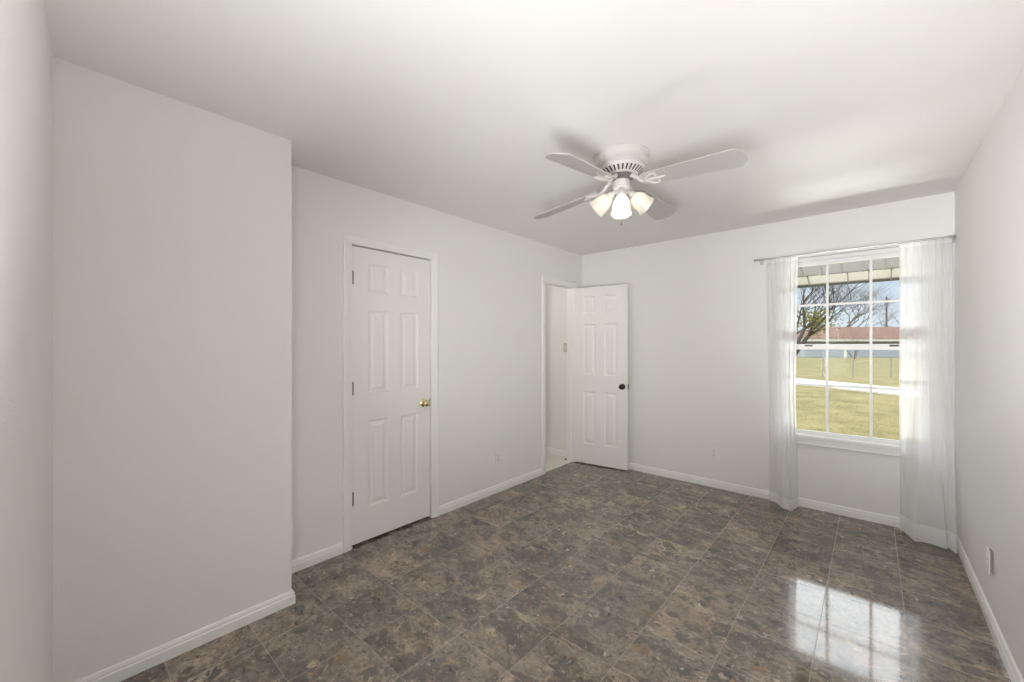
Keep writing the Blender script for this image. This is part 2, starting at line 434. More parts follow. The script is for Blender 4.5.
def jamb(parent, y0, y1, top, stop_x):
    bm = bmesh.new(); x0, x1 = XL - TW, XL; t = .003
    bx(bm, (x0, y0 - .001, 0), (x1, y0 + t, top)); bx(bm, (x0, y1 - t, 0), (x1, y1 + .001, top)); bx(bm, (x0, y0, top - t), (x1, y1, top + .001))
    s0, s1 = stop_x
    bx(bm, (s0, y0, 0), (s1, y0 + .012, top)); bx(bm, (s0, y1 - .012, 0), (s1, y1, top)); bx(bm, (s0, y0, top - .012), (s1, y1, top))
    obj('jamb', bm, M['trim'], parent)
c1 = casing('trim_1', D1[0] + .002, D1[1] - .002, D1[2] - .002, 'white casing framing the closed door')
jamb(c1, D1[0], D1[1], D1[2], (XL - .085, XL - .050))
c2 = casing('trim_2', D2[0] + .004, D2[1] - .004, D2[2] - .004, 'white casing framing the hall doorway in the corner')
jamb(c2, D2[0], D2[1], D2[2], (XL - .075, XL - .040))

# six panel doors ----------------------------------------------------
def panel_door(root, W_, Hd, T_, rows, cols, both=False):
    """slab in local coords: x 0..W_, y 0..T_ (front face y=0 looks to -y), z 0..Hd. Openings carry raised panels as parts"""
    xs = sorted({0, W_, *[c for p in cols for c in p]}); zs = sorted({0, Hd, *[c for p in rows for c in p]})
    holes = {(c, r) for c in cols for r in rows}
    bm = bmesh.new()
    for i in range(len(xs) - 1):
        for k in range(len(zs) - 1):
            if ((xs[i], xs[i + 1]), (zs[k], zs[k + 1])) in holes:
                bx(bm, (xs[i], .014, zs[k]), (xs[i + 1], T_ - .008, zs[k + 1]))
            else:
                bx(bm, (xs[i], 0, zs[k]), (xs[i + 1], T_, zs[k + 1]))
    bmesh.ops.remove_doubles(bm, verts=bm.verts[:], dist=1e-5)
    slab_o = obj('slab', bm, M['door'], root)
    for c in cols:
        for r in rows:
            pb = bmesh.new()
            loops = []
            # moulding steps: (inset, depth)
            for ins, dep in ((0, 0.0), (.004, .0015), (.010, .0066), (.014, .0080), (.028, .0076), (.044, .0024), (.050, .0018)):
                loops.append([pb.verts.new(v) for v in ((c[0] + ins, dep, r[0] + ins), (c[1] - ins, dep, r[0] + ins), (c[1] - ins, dep, r[1] - ins), (c[0] + ins, dep, r[1] - ins))])
            back = [pb.verts.new((v.co.x, .0142, v.co.z)) for v in loops[0]]
            for a, b in zip([back] + loops, loops):
                for i in range(4): pb.faces.new((a[i], a[(i + 1) % 4], b[(i + 1) % 4], b[i]))
            pb.faces.new(loops[-1])
            obj('panel', pb, M['door'], root)
    return slab_o

def knob(root, x, z, yface, material, sgn=-1, r=.027, length=.058):
    """round knob with its rose, axis along local y"""
    kb = bmesh.new()
    m_ = Matrix.Translation((x, yface, z)) @ Matrix.Rotation(math.pi / 2 * (1 if sgn < 0 else -1), 4, 'X')
    lathe(kb, [(0, .012), (.011, .012), (.0105, .022), (.014, .026), (.022, .030), (r, .040), (r * .98, .048), (r * .8, .055), (r * .45, length), (0, length)], m_, 28)
    k = obj('knob', kb, material, root, smooth=True)
    rb = bmesh.new()
    lathe(rb, [(0, 0), (.032, 0), (.032, .004), (.026, .009), (.013, .0125), (0, .0125)], m_, 28)
    obj('rose', rb, material, k, smooth=True)
    return k

def hinge(root, x, y, z, material, h=.088):
    hb = bmesh.new()
    tube(hb, [(x, y, z - h / 2), (x, y, z + h / 2)], .0065, 10)
    tube(hb, [(x, y, z + h / 2), (x, y, z + h / 2 + .004)], .0045, 10); tube(hb, [(x, y, z - h / 2 - .004), (x, y, z - h / 2)], .0045, 10)
    bx(hb, (x - .001, y, z - h / 2), (x + .014, y + .008, z + h / 2))
    obj('hinge', hb, material, root, smooth=True)

rows6 = ((.222, .826), (1.010, 1.592), (1.712, 1.912))
# closed closet door: local x runs along +y of the room, its face looks into the room (+x)
W1 = D1[1] - D1[0] - .014
d1 = empty('door_1', (XL - .012, D1[0] + .004, .016), math.pi / 2)
tag(d1, 'closed white six-panel door with round brass knob', 'door', kind='structure')
panel_door(d1, W1, 2.014, .036, rows6, ((.126, .284), (.382, .540)))
knob(d1, W1 - .058, .898, 0.0, M['brass'])
lb = bmesh.new(); bx(lb, (W1 - .001, -.001, .868), (W1 + .004, .012, .928)); obj('latch', lb, M['bronze'], d1)
for z in (.314, 1.055, 1.800): hinge(d1, .000, -.014, z, M['hinge'])
# open hall door, hung on the far jamb, swung almost flat against the window wall
d2 = empty('door_2', (XL + .006, 4.000, .012), math.radians(7.6))
tag(d2, 'open white six-panel door with dark bronze knob in the corner', 'door', kind='structure')
W2 = .628
panel_door(d2, W2, 2.014, .035, rows6, ((.112, .265), (.363, .516)))
knob(d2, W2 - .055, .900, 0.0, M['bronze'])
kb = bmesh.new(); m_ = Matrix.Translation((W2 - .055, .035, .900)) @ Matrix.Rotation(-math.pi / 2, 4, 'X')
lathe(kb, [(0, 0), (.030, 0), (.030, .005), (.012, .010), (.024, .018), (.026, .026), (.018, .034), (0, .036)], m_, 24); obj('knob', kb, M['bronze'], d2, smooth=True)
lb = bmesh.new(); bx(lb, (W2 - .001, .006, .870), (W2 + .003, .029, .930)); obj('latch', lb, M['bronze'], d2)
for z in (.314, 1.055, 1.800): hinge(d2, -.003, .003, z, M['trim'], .085)

# ------------------------------------------------------------------ window
win = empty('window_1', (0, YW, 0)); tag(win, 'white double-hung grid window between sheer curtains', 'window', kind='structure')
GX = (-.545, -.2765, -.004, .268)      # glass columns
GZ = (.635, 1.026, 1.325, 1.372, 1.703, 2.04)
bm = bmesh.new(); f0, f1 = .045, .115
bx(bm, (WX0, f0, WZ0), (WX0 + .022, f1, WZ1)); bx(bm, (WX1 - .022, f0, WZ0), (WX1, f1, WZ1))
bx(bm, (WX0, f0, WZ1 - .030), (WX1, f1, WZ1)); bx(bm, (WX0, f0, WZ0), (WX1, f1, WZ0 + .018))
obj('window_frame', bm, M['vinyl'], win, bevel=.002)
def sash(z0, z1, y0, y1, zm, name, topw, botw):
    bm = bmesh.new(); x0, x1 = WX0 + .022, WX1 - .022; sw = .012
    bx(bm, (x0, y0, z0), (x0 + sw, y1, z1)); bx(bm, (x1 - sw, y0, z0), (x1, y1, z1))
    bx(bm, (x0 + sw, y0, z1 - topw), (x1 - sw, y1, z1)); bx(bm, (x0 + sw, y0, z0), (x1 - sw, y1, z0 + botw))
    s = obj('sash', bm, M['vinyl'], win, bevel=.002)
    g = bmesh.new(); yc = (y0 + y1) / 2
    for x in GX[1:3]: bx(g, (x - .0085, yc - .006, z0 + botw), (x + .0085, yc + .006, z1 - topw))
    bx(g, (x0 + sw, yc - .0055, zm - .0085), (x1 - sw, yc + .0055, zm + .0085))
    obj('muntins', g, M['vinyl'], s)
    p = bmesh.new(); bx(p, (x0 + sw, yc - .0015, z0 + botw), (x1 - sw, yc + .0015, z1 - topw)); obj('pane', p, M['glass'], s)
    return s
sash(.618, 1.372, .050, .075, GZ[1], 'lower', .047, .020)
sash(1.330, 2.078, .080, .105, GZ[4], 'upper', .036, .042)
bm = bmesh.new()
for x in (-.40, .13):
    bx(bm, (x - .028, .046, 1.352), (x + .028, .051, 1.366)); bx(bm, (x - .010, .040, 1.355), (x + .018, .047, 1.363))
obj('sash_lock', bm, M['bronze'], win)
bm = bmesh.new(); bx(bm, (WX0 - .05, -.040, .585), (WX1 + .05, .050, .612)); obj('window_sill', bm, M['trim'], win, bevel=.006)
bm = bmesh.new()
bx(bm, (WX0 - .035, -.016, .530), (WX1 + .035, 0, .585)); bx(bm, (WX0 - .035, -.022, .530), (WX1 + .035, 0, .541)); obj('apron', bm, M['trim'], win, bevel=.003)

# ------------------------------------------------------------------ curtains and rod
RY, RZ = YW - .085, 2.112
rod = empty('curtain_rod', (XR - .6, RY, RZ)); tag(rod, 'thin metal curtain rod with small finials above the window', 'curtain rod')
def rel(o, bm):
    bmesh.ops.translate(bm, verts=bm.verts[:], vec=-Vector(o.location)); return bm
bm = bmesh.new(); tube(bm, [(-.755, RY, RZ), (.415, RY, RZ)], .0065, 12); obj('rod_tube', rel(rod, bm), M['steel'], rod, smooth=True)
for xe, s in ((-.755, -1), (.405, 1)):
    bm = bmesh.new(); m_ = Matrix.Translation((xe, RY, RZ)) @ Matrix.Rotation(s * math.pi / 2, 4, 'Y')
    lathe(bm, [(0, -.004), (.011, -.004), (.011, .004), (.006, .007), (.006, .012), (.0125, .017), (.0125, .020), (.006, .026), (0, .027)], m_, 16)
    obj('finial', rel(rod, bm), M['steel'], rod, smooth=True)
for xb in (-.735, .4235):
    bm = bmesh.new(); tube(bm, [(xb, YW - .002, RZ - .004), (xb, RY + .02, RZ - .012), (xb, RY, RZ - .012), (xb, RY - .010, RZ - .003)], .004, 8)
    bx(bm, (xb - .012, YW - .004, RZ - .03), (xb + .012, YW, RZ + .02)); obj('bracket', rel(rod, bm), M['steel'], rod)

def polyline(pts, u):
    P = [Vector(p) for p in pts]; Ls = [0]
    for a, b in zip(P, P[1:]): Ls.append(Ls[-1] + (b - a).length)
    s = u * Ls[-1]
    for i in range(len(P) - 1):
        if s <= Ls[i + 1] + 1e-9:
            f = (s - Ls[i]) / max(1e-9, Ls[i + 1] - Ls[i]); return P[i].lerp(P[i + 1], f)
    return P[-1]
def curtain(name, top, mid, bot, nf, phase, label, hem_h, seed):
    rnd = random.Random(seed)
    NU, NV = 150, 70
    ph = [rnd.uniform(0, 6.28) for _ in range(4)]
    ztop = RZ + .006
    def pt(u, z):
        v = 1 - z / ztop
        a, b, c = polyline(top, u), polyline(mid, u), polyline(bot, u)
        k = v * v * (3 - 2 * v)
        if v < .55: p = a.lerp(b, (v / .55))
        else:
            g = (v - .55) / .45; p = b.lerp(c, g * g * (3 - 2 * g) * .5 + g * .5)
        amp = .012 * (1 - .55 * k); big = .014 * k
        y = p.y + amp * (.6 + .4 * math.sin(3.7 * u + ph[3])) * math.sin(nf * 6.283 * u + phase + 1.3 * math.sin(5 * u + ph[0])) + big * math.sin(nf * .42 * 6.283 * u + ph[1] + 1.1 * v) + .0016 * math.sin(nf * 2.3 * 6.283 * u + ph[2]) * (1 - k)
        x = p.x + .004 * math.sin(nf * 6.283 * u + ph[3]) * (1 - .5 * k)
        y = min(y, YW - .020)
        hk = max(0.0, min(1.0, (z - (RZ - .16)) / .13))       # the heading hangs just behind the rod
        y = y * (1 - hk) + (RY + .020 + .007 * math.sin(nf * 6.283 * u + phase)) * hk
        return Vector((min(x, XR - .018), y, z))
    root = empty(name, (polyline(bot, .5).x, polyline(bot, .5).y, 0)); tag(root, label, 'curtain', 'sheer window curtains')
    zb = .010
    def sheet(z0, z1, nv, offs=0.0):
        bm = bmesh.new(); g = []
        for j in range(nv + 1):
            z = z1 + (z0 - z1) * j / nv
            g.append([bm.verts.new(pt(i / NU, z) + Vector((0, offs, 0))) for i in range(NU + 1)])
        for a, b in zip(g, g[1:]):
            for i in range(NU): bm.faces.new((a[i], a[i + 1], b[i + 1], b[i]))
        return rel(root, bm)
    obj('panel', sheet(zb + hem_h, RZ - .035, NV), M['sheer'], root, smooth=True, auto=180)
    obj('hem', sheet(zb, zb + hem_h, 8), M['hem'], root, smooth=True, auto=180)
    obj('heading', sheet(RZ - .035, ztop, 6), M['hem'], root, smooth=True, auto=180)
    return root
curtain('curtain', [(-.690, RY), (-.458, RY)], [(-.666, RY + .01), (-.55, RY - .03), (-.474, RY - .01)],
        [(-.665, YW - .04), (-.560, 4.02), (-.495, 3.955), (-.480, 4.03), (-.455, 4.12)], 6.4, .4, 'narrow sheer white curtain gathered at the left of the window', .085, 3)
curtain('curtain', [(.152, RY), (.425, RY)], [(.150, RY - .005), (.29, RY - .03), (.428, RY - .02)],
        [(.156, 4.13), (.175, 4.06), (.225, 3.935), (.372, 3.930), (.380, 3.965), (.388, 3.91), (.412, 3.872), (.418, 3.93)], 7.3, 1.3, 'wider sheer white curtain hanging in the right corner', .115, 11)

# ------------------------------------------------------------------ outlets and switch
def plate_parts(root, kind, m_plate=None):
    """wall plate in local coords: x across, z up, y=0 on the wall and -y out of it"""
    bm = bmesh.new(); bx(bm, (-.035, -.006, -.0575), (.035, 0, .0575)); obj('plate', bm, m_plate or M['plastic'], root, bevel=.003)
    if kind == 'outlet':
        for z in (-.0195, .0195):
            rb = bmesh.new(); m_ = Matrix.Translation((0, -.006, z)) @ Matrix.Rotation(math.pi / 2, 4, 'X')
            lathe(rb, [(.0165, -.002), (.0165, .002), (.0155, .003), (0, .003)], m_, 24); r = obj('receptacle', rb, M['plastic'], root, smooth=True)
            sb = bmesh.new()
            bx(sb, (-.008, -.0096, z - .003), (-.0055, -.0085, z + .007)); bx(sb, (.0055, -.0096, z - .002), (.008, -.0085, z + .006))
            lathe(sb, [(0, .0036), (.0028, .0036), (.0028, .002)], Matrix.Translation((0, -.006, z - .009)) @ Matrix.Rotation(math.pi / 2, 4, 'X'), 10)
            obj('slots', sb, M['slot'], r)
    else:
        tb = bmesh.new(); bx(tb, (-.005, -.009, -.012), (.005, -.005, .012)); bx(tb, (-.004, -.018, .000), (.004, -.007, .009)); obj('toggle', tb, M['plastic'], root, bevel=.001)
    for z in ((0,) if kind == 'outlet' else (-.030, .030)):
        sb = bmesh.new()
        lathe(sb, [(.0035, 0), (.0035, .001), (0, .0014)], Matrix.Translation((0, -.006, z)) @ Matrix.Rotation(math.pi / 2, 4, 'X'), 12)
        obj('screw', sb, M['steel'], root)
o = empty('outlet', (XL, 2.715, .318), math.pi / 2); plate_parts(o, 'outlet'); tag(o, 'white duplex outlet low on the left wall between the two doors', 'outlet')
o = empty('outlet', (-1.128, YW, .330), 0); plate_parts(o, 'outlet'); tag(o, 'white duplex outlet low on the window wall left of the curtain', 'outlet')
# the right wall's outlet: a box standing proud with a loose cover
o = empty('outlet', (XR, 3.0, .318), -math.pi / 2); tag(o, 'pale outlet with its cover standing off the right wall', 'outlet')
bm = bmesh.new(); bx(bm, (-.026, -.010, -.048), (.026, 0, .048)); obj('mounting_box', bm, mat('grey_box', (.30, .29, .28), .6), o)
bm = bmesh.new(); bx(bm, (-.035, -.018, -.0575), (.035, -.011, .0575)); obj('plate', bm, M['plastic'], o, bevel=.003)
for z in (-.0195, .0195):
    rb = bmesh.new(); lathe(rb, [(.0165, -.002), (.0165, .002), (.0155, .003), (0, .003)], Matrix.Translation((0, -.018, z)) @ Matrix.Rotation(math.pi / 2, 4, 'X'), 24); obj('receptacle', rb, M['plastic'], o, smooth=True)
o = empty('light_switch', (-2.805, 4.15, 1.335), 0); plate_parts(o, 'switch', mat('almond_plastic', (.52, .49, .43), .4)); tag(o, 'almond light switch plate on the hall wall', 'light switch')

# ------------------------------------------------------------------ ceiling fan
FX, FY = -1.066, 2.137
fan = empty('ceiling_fan', (FX, FY, H)); tag(fan, 'white four-blade ceiling fan with three frosted lamp shades', 'ceiling fan')
def fl(z): return z - H
bm = bmesh.new()
lathe(bm, [(0, fl(2.4399)), (.150, fl(2.4399)), (.153, fl(2.434)), (.153, fl(2.428)), (.149, fl(2.424)), (.147, fl(2.400)), (.150, fl(2.396)), (.149, fl(2.390)), (.138, fl(2.384)), (.126, fl(2.381)), (0, fl(2.381))], seg=64)
obj('canopy', bm, M['fan'], fan, smooth=True, auto=35)
bm = bmesh.new()
lathe(bm, [(0, fl(2.383)), (.122, fl(2.383)), (.120, fl(2.374)), (.127, fl(2.368)), (.129, fl(2.360)), (.124, fl(2.352)), (.084, fl(2.324)), (.076, fl(2.322)), (.070, fl(2.326)), (0, fl(2.326))], seg=64)
mh = obj('motor_housing', bm, M['fan'], fan, smooth=True, auto=35)
bm = bmesh.new()
NS = 30
for k in range(NS):
    a = 2 * math.pi * k / NS
    ra, za, rb_, zb_ = .1185, 2.3490, .0905, 2.3292
    R_ = Matrix.Rotation(a, 4, 'Z'); wv = .0040
    nrm = Vector((.575, 0, -.818)) * .0012
    pts = [Vector((ra, -wv * 1.25, fl(za))), Vector((ra, wv * 1.25, fl(za))), Vector((rb_, wv, fl(zb_))), Vector((rb_, -wv, fl(zb_)))]
    A = [bm.verts.new(R_ @ (p + nrm)) for p in pts]; B = [bm.verts.new(R_ @ (p - nrm * 2)) for p in pts]
    bm.faces.new(A); bm.faces.new(B[::-1])
    for i in range(4): bm.faces.new((A[i], B[i], B[(i + 1) % 4], A[(i + 1) % 4]))
obj('vent_slots', bm, M['dark'], mh)
bm = bmesh.new(); lathe(bm, [(0, fl(2.327)), (.066, fl(2.327)), (.066, fl(2.312)), (.050, fl(2.306)), (.040, fl(2.300)), (0, fl(2.300))], seg=48); obj('flywheel', bm, mat('flywheel_dark', (.16, .155, .15), .5), fan, smooth=True)
# switch housing and fitter
bm = bmesh.new()
lathe(bm, [(0, fl(2.302)), (.036, fl(2.302)), (.046, fl(2.297)), (.049, fl(2.288)), (.047, fl(2.262)), (.050, fl(2.257)), (.046, fl(2.247)), (.034, fl(2.240)), (.034, fl(2.226)), (.026, fl(2.216)), (.010, fl(2.210)), (.006, fl(2.200)), (0, fl(2.198))], seg=40)
obj('switch_housing', bm, M['fan'], fan, smooth=True, auto=35)
# blades with their irons
BZ = 2.268
for k in range(4):
    a = math.radians(-2.2 + 90 * k)
    R_ = Matrix.Rotation(a, 4, 'Z'); pitch = Matrix.Rotation(math.radians(-12.5), 4, 'X')
    droop = Matrix.Rotation(math.radians((4.0, 3.6, 5.2, 4.0)[k]), 4, 'Y')
    T_ = R_ @ Matrix.Translation((0, 0, fl(BZ + .012))) @ droop @ pitch
    bm = bmesh.new()
    out = [(.135, -.044), (.140, -.052), (.40, -.066), (.595, -.073), (.608, -.070), (.636, -.030), (.641, 0), (.636, .030), (.608, .070), (.595, .073), (.40, .066), (.140, .052), (.135, .044)]
    top = [bm.verts.new(T_ @ Vector((x, y, .0028))) for x, y in out]; bot = [bm.verts.new(T_ @ Vector((x, y, -.0028))) for x, y in out]
    bm.faces.new(top); bm.faces.new(bot[::-1])
    for i in range(len(out)): bm.faces.new((top[i], bot[i], bot[(i + 1) % len(out)], top[(i + 1) % len(out)]))
    bl = obj('blade', bm, M['blade'], fan, bevel=.001)
    ib = bmesh.new()
    arm = [R_ @ Vector(p) for p in ((.056, 0, fl(2.317)), (.078, 0, fl(2.305)), (.098, 0, fl(2.290)), (.118, 0, fl(2.268)), (.140, 0, fl(2.260)))]
    tube(ib, arm, [.012, .011, .010, .010, .011], 8)
    for s in (-1, 1):      # scrolled fork under the blade
        cur = [T_ @ Vector(p) for p in ((.140, 0, -.006), (.160, .016 * s, -.007), (.176, .036 * s, -.007), (.196, .046 * s, -.007), (.214, .040 * s, -.007), (.218, .028 * s, -.007), (.206, .022 * s, -.007))]
        tube(ib, cur, [.008, .0075, .007, .0065, .006, .005, .004], 8)
    tube(ib, [T_ @ Vector(p) for p in ((.140, 0, -.006), (.185, 0, -.007), (.235, 0, -.007), (.255, 0, -.006))], [.009, .008, .008, .003], 8)
    for px_, py_ in ((.196, .044), (.196, -.044), (.238, 0)):
        lathe(ib, [(0, -.014), (.005, -.013), (.006, -.010), (.006, -.004)], T_ @ Matrix.Translation((px_, py_, 0)), 10)
    obj('blade_iron', ib, M['fan'], bl, smooth=True)
# three arms, shades and bulbs
for k, ad in enumerate((-64, 54, 192)):
    a = math.radians(ad)
    tilt = math.radians((12, 58, 54)[k])
    dirv = Vector((math.sin(tilt) * math.cos(a), math.sin(tilt) * math.sin(a), -math.cos(tilt)))
    base = Vector(((.060, .046, .046)[k] * math.cos(a), (.060, .046, .046)[k] * math.sin(a), fl((2.214, 2.236, 2.236)[k])))
    bm = bmesh.new()
    tube(bm, [Vector((.030 * math.cos(a), .030 * math.sin(a), fl(2.250))), base, base + dirv * .012], [.013, .013, .016], 12)
    q = dirv.to_track_quat('Z', 'Y').to_matrix().to_4x4()
    S = Matrix.Translation(base + dirv * .004) @ q
    lathe(bm, [(0, 0), (.021, 0), (.023, .006), (.023, .030), (.020, .034), (0, .034)], S, 24)
    obj('light_arm', bm, M['fan'], fan, smooth=True)
    bm = bmesh.new()
    prof = [(.024, .022), (.027, .026), (.032, .036), (.040, .050), (.046, .068), (.0485, .088), (.0500, .106), (.0535, .122), (.0565, .130), (.0548, .131), (.0515, .122), (.0480, .106), (.0465, .088), (.044, .068), (.038, .051), (.030, .038), (.024, .030)]
    nseg = 40; rings = []
    for i, (r, z) in enumerate(prof):
        fl_ = max(0, (z - .1) / .03)
        rings.append([bm.verts.new(S @ Vector(((r + .0020 * fl_ * math.cos(6 * 2 * math.pi * j / nseg)) * math.cos(2 * math.pi * j / nseg), (r + .0020 * fl_ * math.cos(6 * 2 * math.pi * j / nseg)) * math.sin(2 * math.pi * j / nseg), z))) for j in range(nseg)])
    for A, B in zip(rings, rings[1:]):
        for j in range(nseg): bm.faces.new((A[j], A[(j + 1) % nseg], B[(j + 1) % nseg], B[j]))
    sh = obj('lamp_shade', bm, M['shade'], fan, smooth=True, auto=60)
    bm = bmesh.new(); lathe(bm, [(0, .034), (.012, .034), (.012, .044), (.016, .052), (.022, .066), (.024, .078), (.021, .090), (.012, .099), (0, .102)], S, 20)
    obj('bulb', bm, M['bulb'] if k == 0 else M['bulb_dim'], sh, smooth=True)
for (ax, rr_, zl) in ((math.radians(41.7), .046, 2.105), (math.radians(-62), .010, 2.062)):
    bm = bmesh.new(); x, y = rr_ * math.cos(ax), rr_ * math.sin(ax)
    z0 = 2.252 if rr_ > .02 else 2.20
    tube(bm, [(x, y, fl(z0)), (x + .002, y - .001, fl(zl))], .0011, 6)
    lathe(bm, [(0, .0), (.004, -.003), (.0065, -.012), (.005, -.018), (0, -.020)], Matrix.Translation((x + .002, y - .001, fl(zl))), 12)
    obj('pull_chain', bm, M['chain'], fan, smooth=True)

# ------------------------------------------------------------------ outside
GZ0 = -.25
M['lawn'] = noise_mat('dry_lawn', [(.150, .128, .036), (.235, .192, .062), (.33, .265, .105)], 1.3, detail=12, stretch=(1, 1, 1), bump=.3, dist=.05)
M['concrete'] = noise_mat('pale_concrete', [(.50, .46, .40), (.60, .56, .50)], 6, bump=.1)
M['bark'] = noise_mat('bark', [(.05, .04, .032), (.11, .092, .076)], 18, bump=.4)
M['twig'] = noise_mat('hazed_twig_bark', [(.15, .13, .115), (.22, .195, .175)], 12)  # bark lightened, distance haze put into the colour
M['red_twig'] = noise_mat('red_twig_bark', [(.10, .055, .048), (.16, .10, .085)], 12)
M['leaf'] = noise_mat('yellow_leaf', [(.17, .16, .035), (.30, .27, .07)], 3)
M['roof'] = noise_mat('red_shingle', [(.165, .088, .062), (.24, .140, .102)], 3, stretch=(1, 1, 3), bump=.3)
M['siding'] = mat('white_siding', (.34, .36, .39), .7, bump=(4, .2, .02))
M['fascia'] = mat('white_fascia', (.62, .60, .56), .6)
M['awning'] = mat('awning_shaded_metal', (.12, .117, .10), .5, bump=(8, .1, .01))  # darkened so the colour carries the shade under the awning
M['valance'] = mat('awning_lit_valance', (.42, .40, .35), .5)  # lighter copy for the outer strip, its light put into the colour
M['galv'] = mat('galvanised', (.28, .28, .28), .5, .5)
M['pole'] = mat('weathered_pole', (.09, .075, .065), .9)
M['ext'] = mat('outside_wall', (.45, .42, .38), .8)

bm = bmesh.new()
vs_ = [bm.verts.new(p) for p in ((-120, -60, GZ0), (160, -60, GZ0), (160, 190, GZ0), (-120, 190, GZ0))]; bm.faces.new(vs_)
tag(obj('lawn', bm, M['lawn']), 'dry yellow green lawn outside the window', 'lawn', kind='stuff')
# tufts in the part of the lawn nearest the window
bm = bmesh.new(); rg = random.Random(5)
for _ in range(9000):
    d = 5.5 + 9 * rg.random() ** 1.4; px = rg.uniform(770, 930)
    p = site(px, d, GZ0); hh = rg.uniform(.004, .014); an = rg.uniform(0, 6.28); wv = rg.uniform(.004, .012)
    t_ = Vector((math.cos(an), math.sin(an), 0)) * wv; ln = Vector((rg.uniform(-.06, .06), rg.uniform(-.06, .06), hh))
    bm.faces.new([bm.verts.new(p - t_), bm.verts.new(p + t_), bm.verts.new(p + ln)])
tag(obj('grass', bm, M['lawn']), 'short dry grass tufts on the lawn near the window', 'grass', kind='stuff')
# concrete walk
bm = bmesh.new()
A0, A1 = Vector((-2.681, 23.62)), Vector((.785, 20.72)); B0, B1 = Vector((-2.302, 20.29)), Vector((.676, 17.85))
q = [A0 + (A0 - A1) * 4, A1 + (A1 - A0) * 3, B1 + (B1 - B0) * 3, B0 + (B0 - B1) * 4]
lo = [bm.verts.new((v.x, v.y, GZ0 - .05)) for v in q]; hi = [bm.verts.new((v.x, v.y, GZ0 + .05)) for v in q]
bm.faces.new(hi); bm.faces.new(lo[::-1])
for i in range(4): bm.faces.new((lo[i], lo[(i + 1) % 4], hi[(i + 1) % 4], hi[i]))
tag(obj('walkway', bm, M['concrete']), 'pale concrete walkway crossing the lawn', 'path', kind='structure')
# awning over the window
aw = empty('window_awning', (-.14, YW + .14, 2.3)); tag(aw, 'grey ribbed metal awning over the outside of the window', 'awning')
def sheet_between(bm, y0, z0, y1, z1, x0, x1, t=.02):
    q = [(x0, y0, z0), (x1, y0, z0), (x1, y1, z1), (x0, y1, z1)]
    a = [bm.verts.new(v) for v in q]; b = [bm.verts.new((v[0], v[1], v[2] + t)) for v in q]
    bm.faces.new(a); bm.faces.new(b[::-1])
    for i in range(4): bm.faces.new((a[i], b[i], b[(i + 1) % 4], a[(i + 1) % 4]))
AX0, AX1 = -2.2, 1.6
bm = bmesh.new(); sheet_between(bm, YW + .14, 2.355, 5.20, 2.085, AX0, AX1); obj('panel', rel(aw, bm), M['awning'], aw)
bm = bmesh.new()
x = AX0 + .06
while x < AX1:
    sheet_between(bm, YW + .15, 2.340, 5.19, 2.072, x - .005, x + .005, .014); x += .16
obj('rib', rel(aw, bm), M['awning'], aw)
bm = bmesh.new(); sheet_between(bm, 5.20, 2.080, 5.40, 2.010, AX0, AX1, .012); obj('valance', rel(aw, bm), M['valance'], aw)
bm = bmesh.new(); x = AX0 + .1
while x < AX1:
    sheet_between(bm, 5.20, 2.068, 5.40, 1.998, x - .005, x + .005, .014); x += .16
bx(bm, (AX0, 5.395, 1.990), (AX1, 5.408, 2.022)); obj('valance_seam', rel(aw, bm), M['awning'], aw)

# neighbouring house, long and low, facing the window
HD = 56.0; O = site(800, HD, GZ0)
hs = empty('house', O, YAW); tag(hs, 'long low house with red brown hip roof across the lawn', 'house')
mp = F_PX / HD
def hpx(px): return (px - 800) / mp
eave = 2.0 + .25; ridge = 3.95 + .25
bm = bmesh.new(); bx(bm, (hpx(809), .8, 0), (hpx(990), 9, eave)); obj('wall', bm, M['siding'], hs)
bm = bmesh.new(); bx(bm, (hpx(805), 0, eave - .05), (hpx(994), 9.8, eave + .28)); obj('fascia', bm, M['fascia'], hs)
bm = bmesh.new()
x0, x1 = hpx(804.5), hpx(994.5); ez = eave + .28
b_ = [bm.verts.new(v) for v in ((x0, -.1, ez), (x1, -.1, ez), (x1, 9.9, ez), (x0, 9.9, ez))]
r_ = [bm.verts.new(v) for v in ((hpx(846), 4.9, ridge + .2), (x1 - 6, 4.9, ridge + .2))]
for f in ((b_[0], b_[1], r_[1], r_[0]), (b_[1], b_[2], r_[1]), (b_[2], b_[3], r_[0], r_[1]), (b_[3], b_[0], r_[0]), (b_[3], b_[2], b_[1], b_[0])): bm.faces.new(f)
obj('roof', bm, M['roof'], hs)

# chain link fence
fn = empty('chain_link_fence', site(853, 20.5, GZ0), YAW); tag(fn, 'low grey chain-link fence across the far lawn', 'fence')
sp = F_PX / 20.5
xs_ = [(p_ - 853) / sp for p_ in (756, 790, 823, 853, 891, 930)]
for x in xs_:
    bm = bmesh.new(); tube(bm, [(x, 0, -.05), (x, 0, 1.03)], .024, 8); lathe(bm, [(.027, 1.02), (.027, 1.04), (.015, 1.06), (0, 1.065)], Matrix.Translation((x, 0, 0)), 10); obj('post', bm, M['galv'], fn)
bm = bmesh.new(); tube(bm, [(xs_[0], 0, 1.0), (xs_[-1], 0, 1.0)], .014, 6); obj('top_rail', bm, M['galv'], fn)
bm = bmesh.new(); x = xs_[0]
while x < xs_[-1] - .9:
    for s in (0, 1):
        tube(bm, [(x + .9 * s, .0, .04), (x + .9 * (1 - s), .0, .96)], .0014, 3, caps=False)
    x += .14
o = obj('wire_mesh', bm, M['galv'], fn)

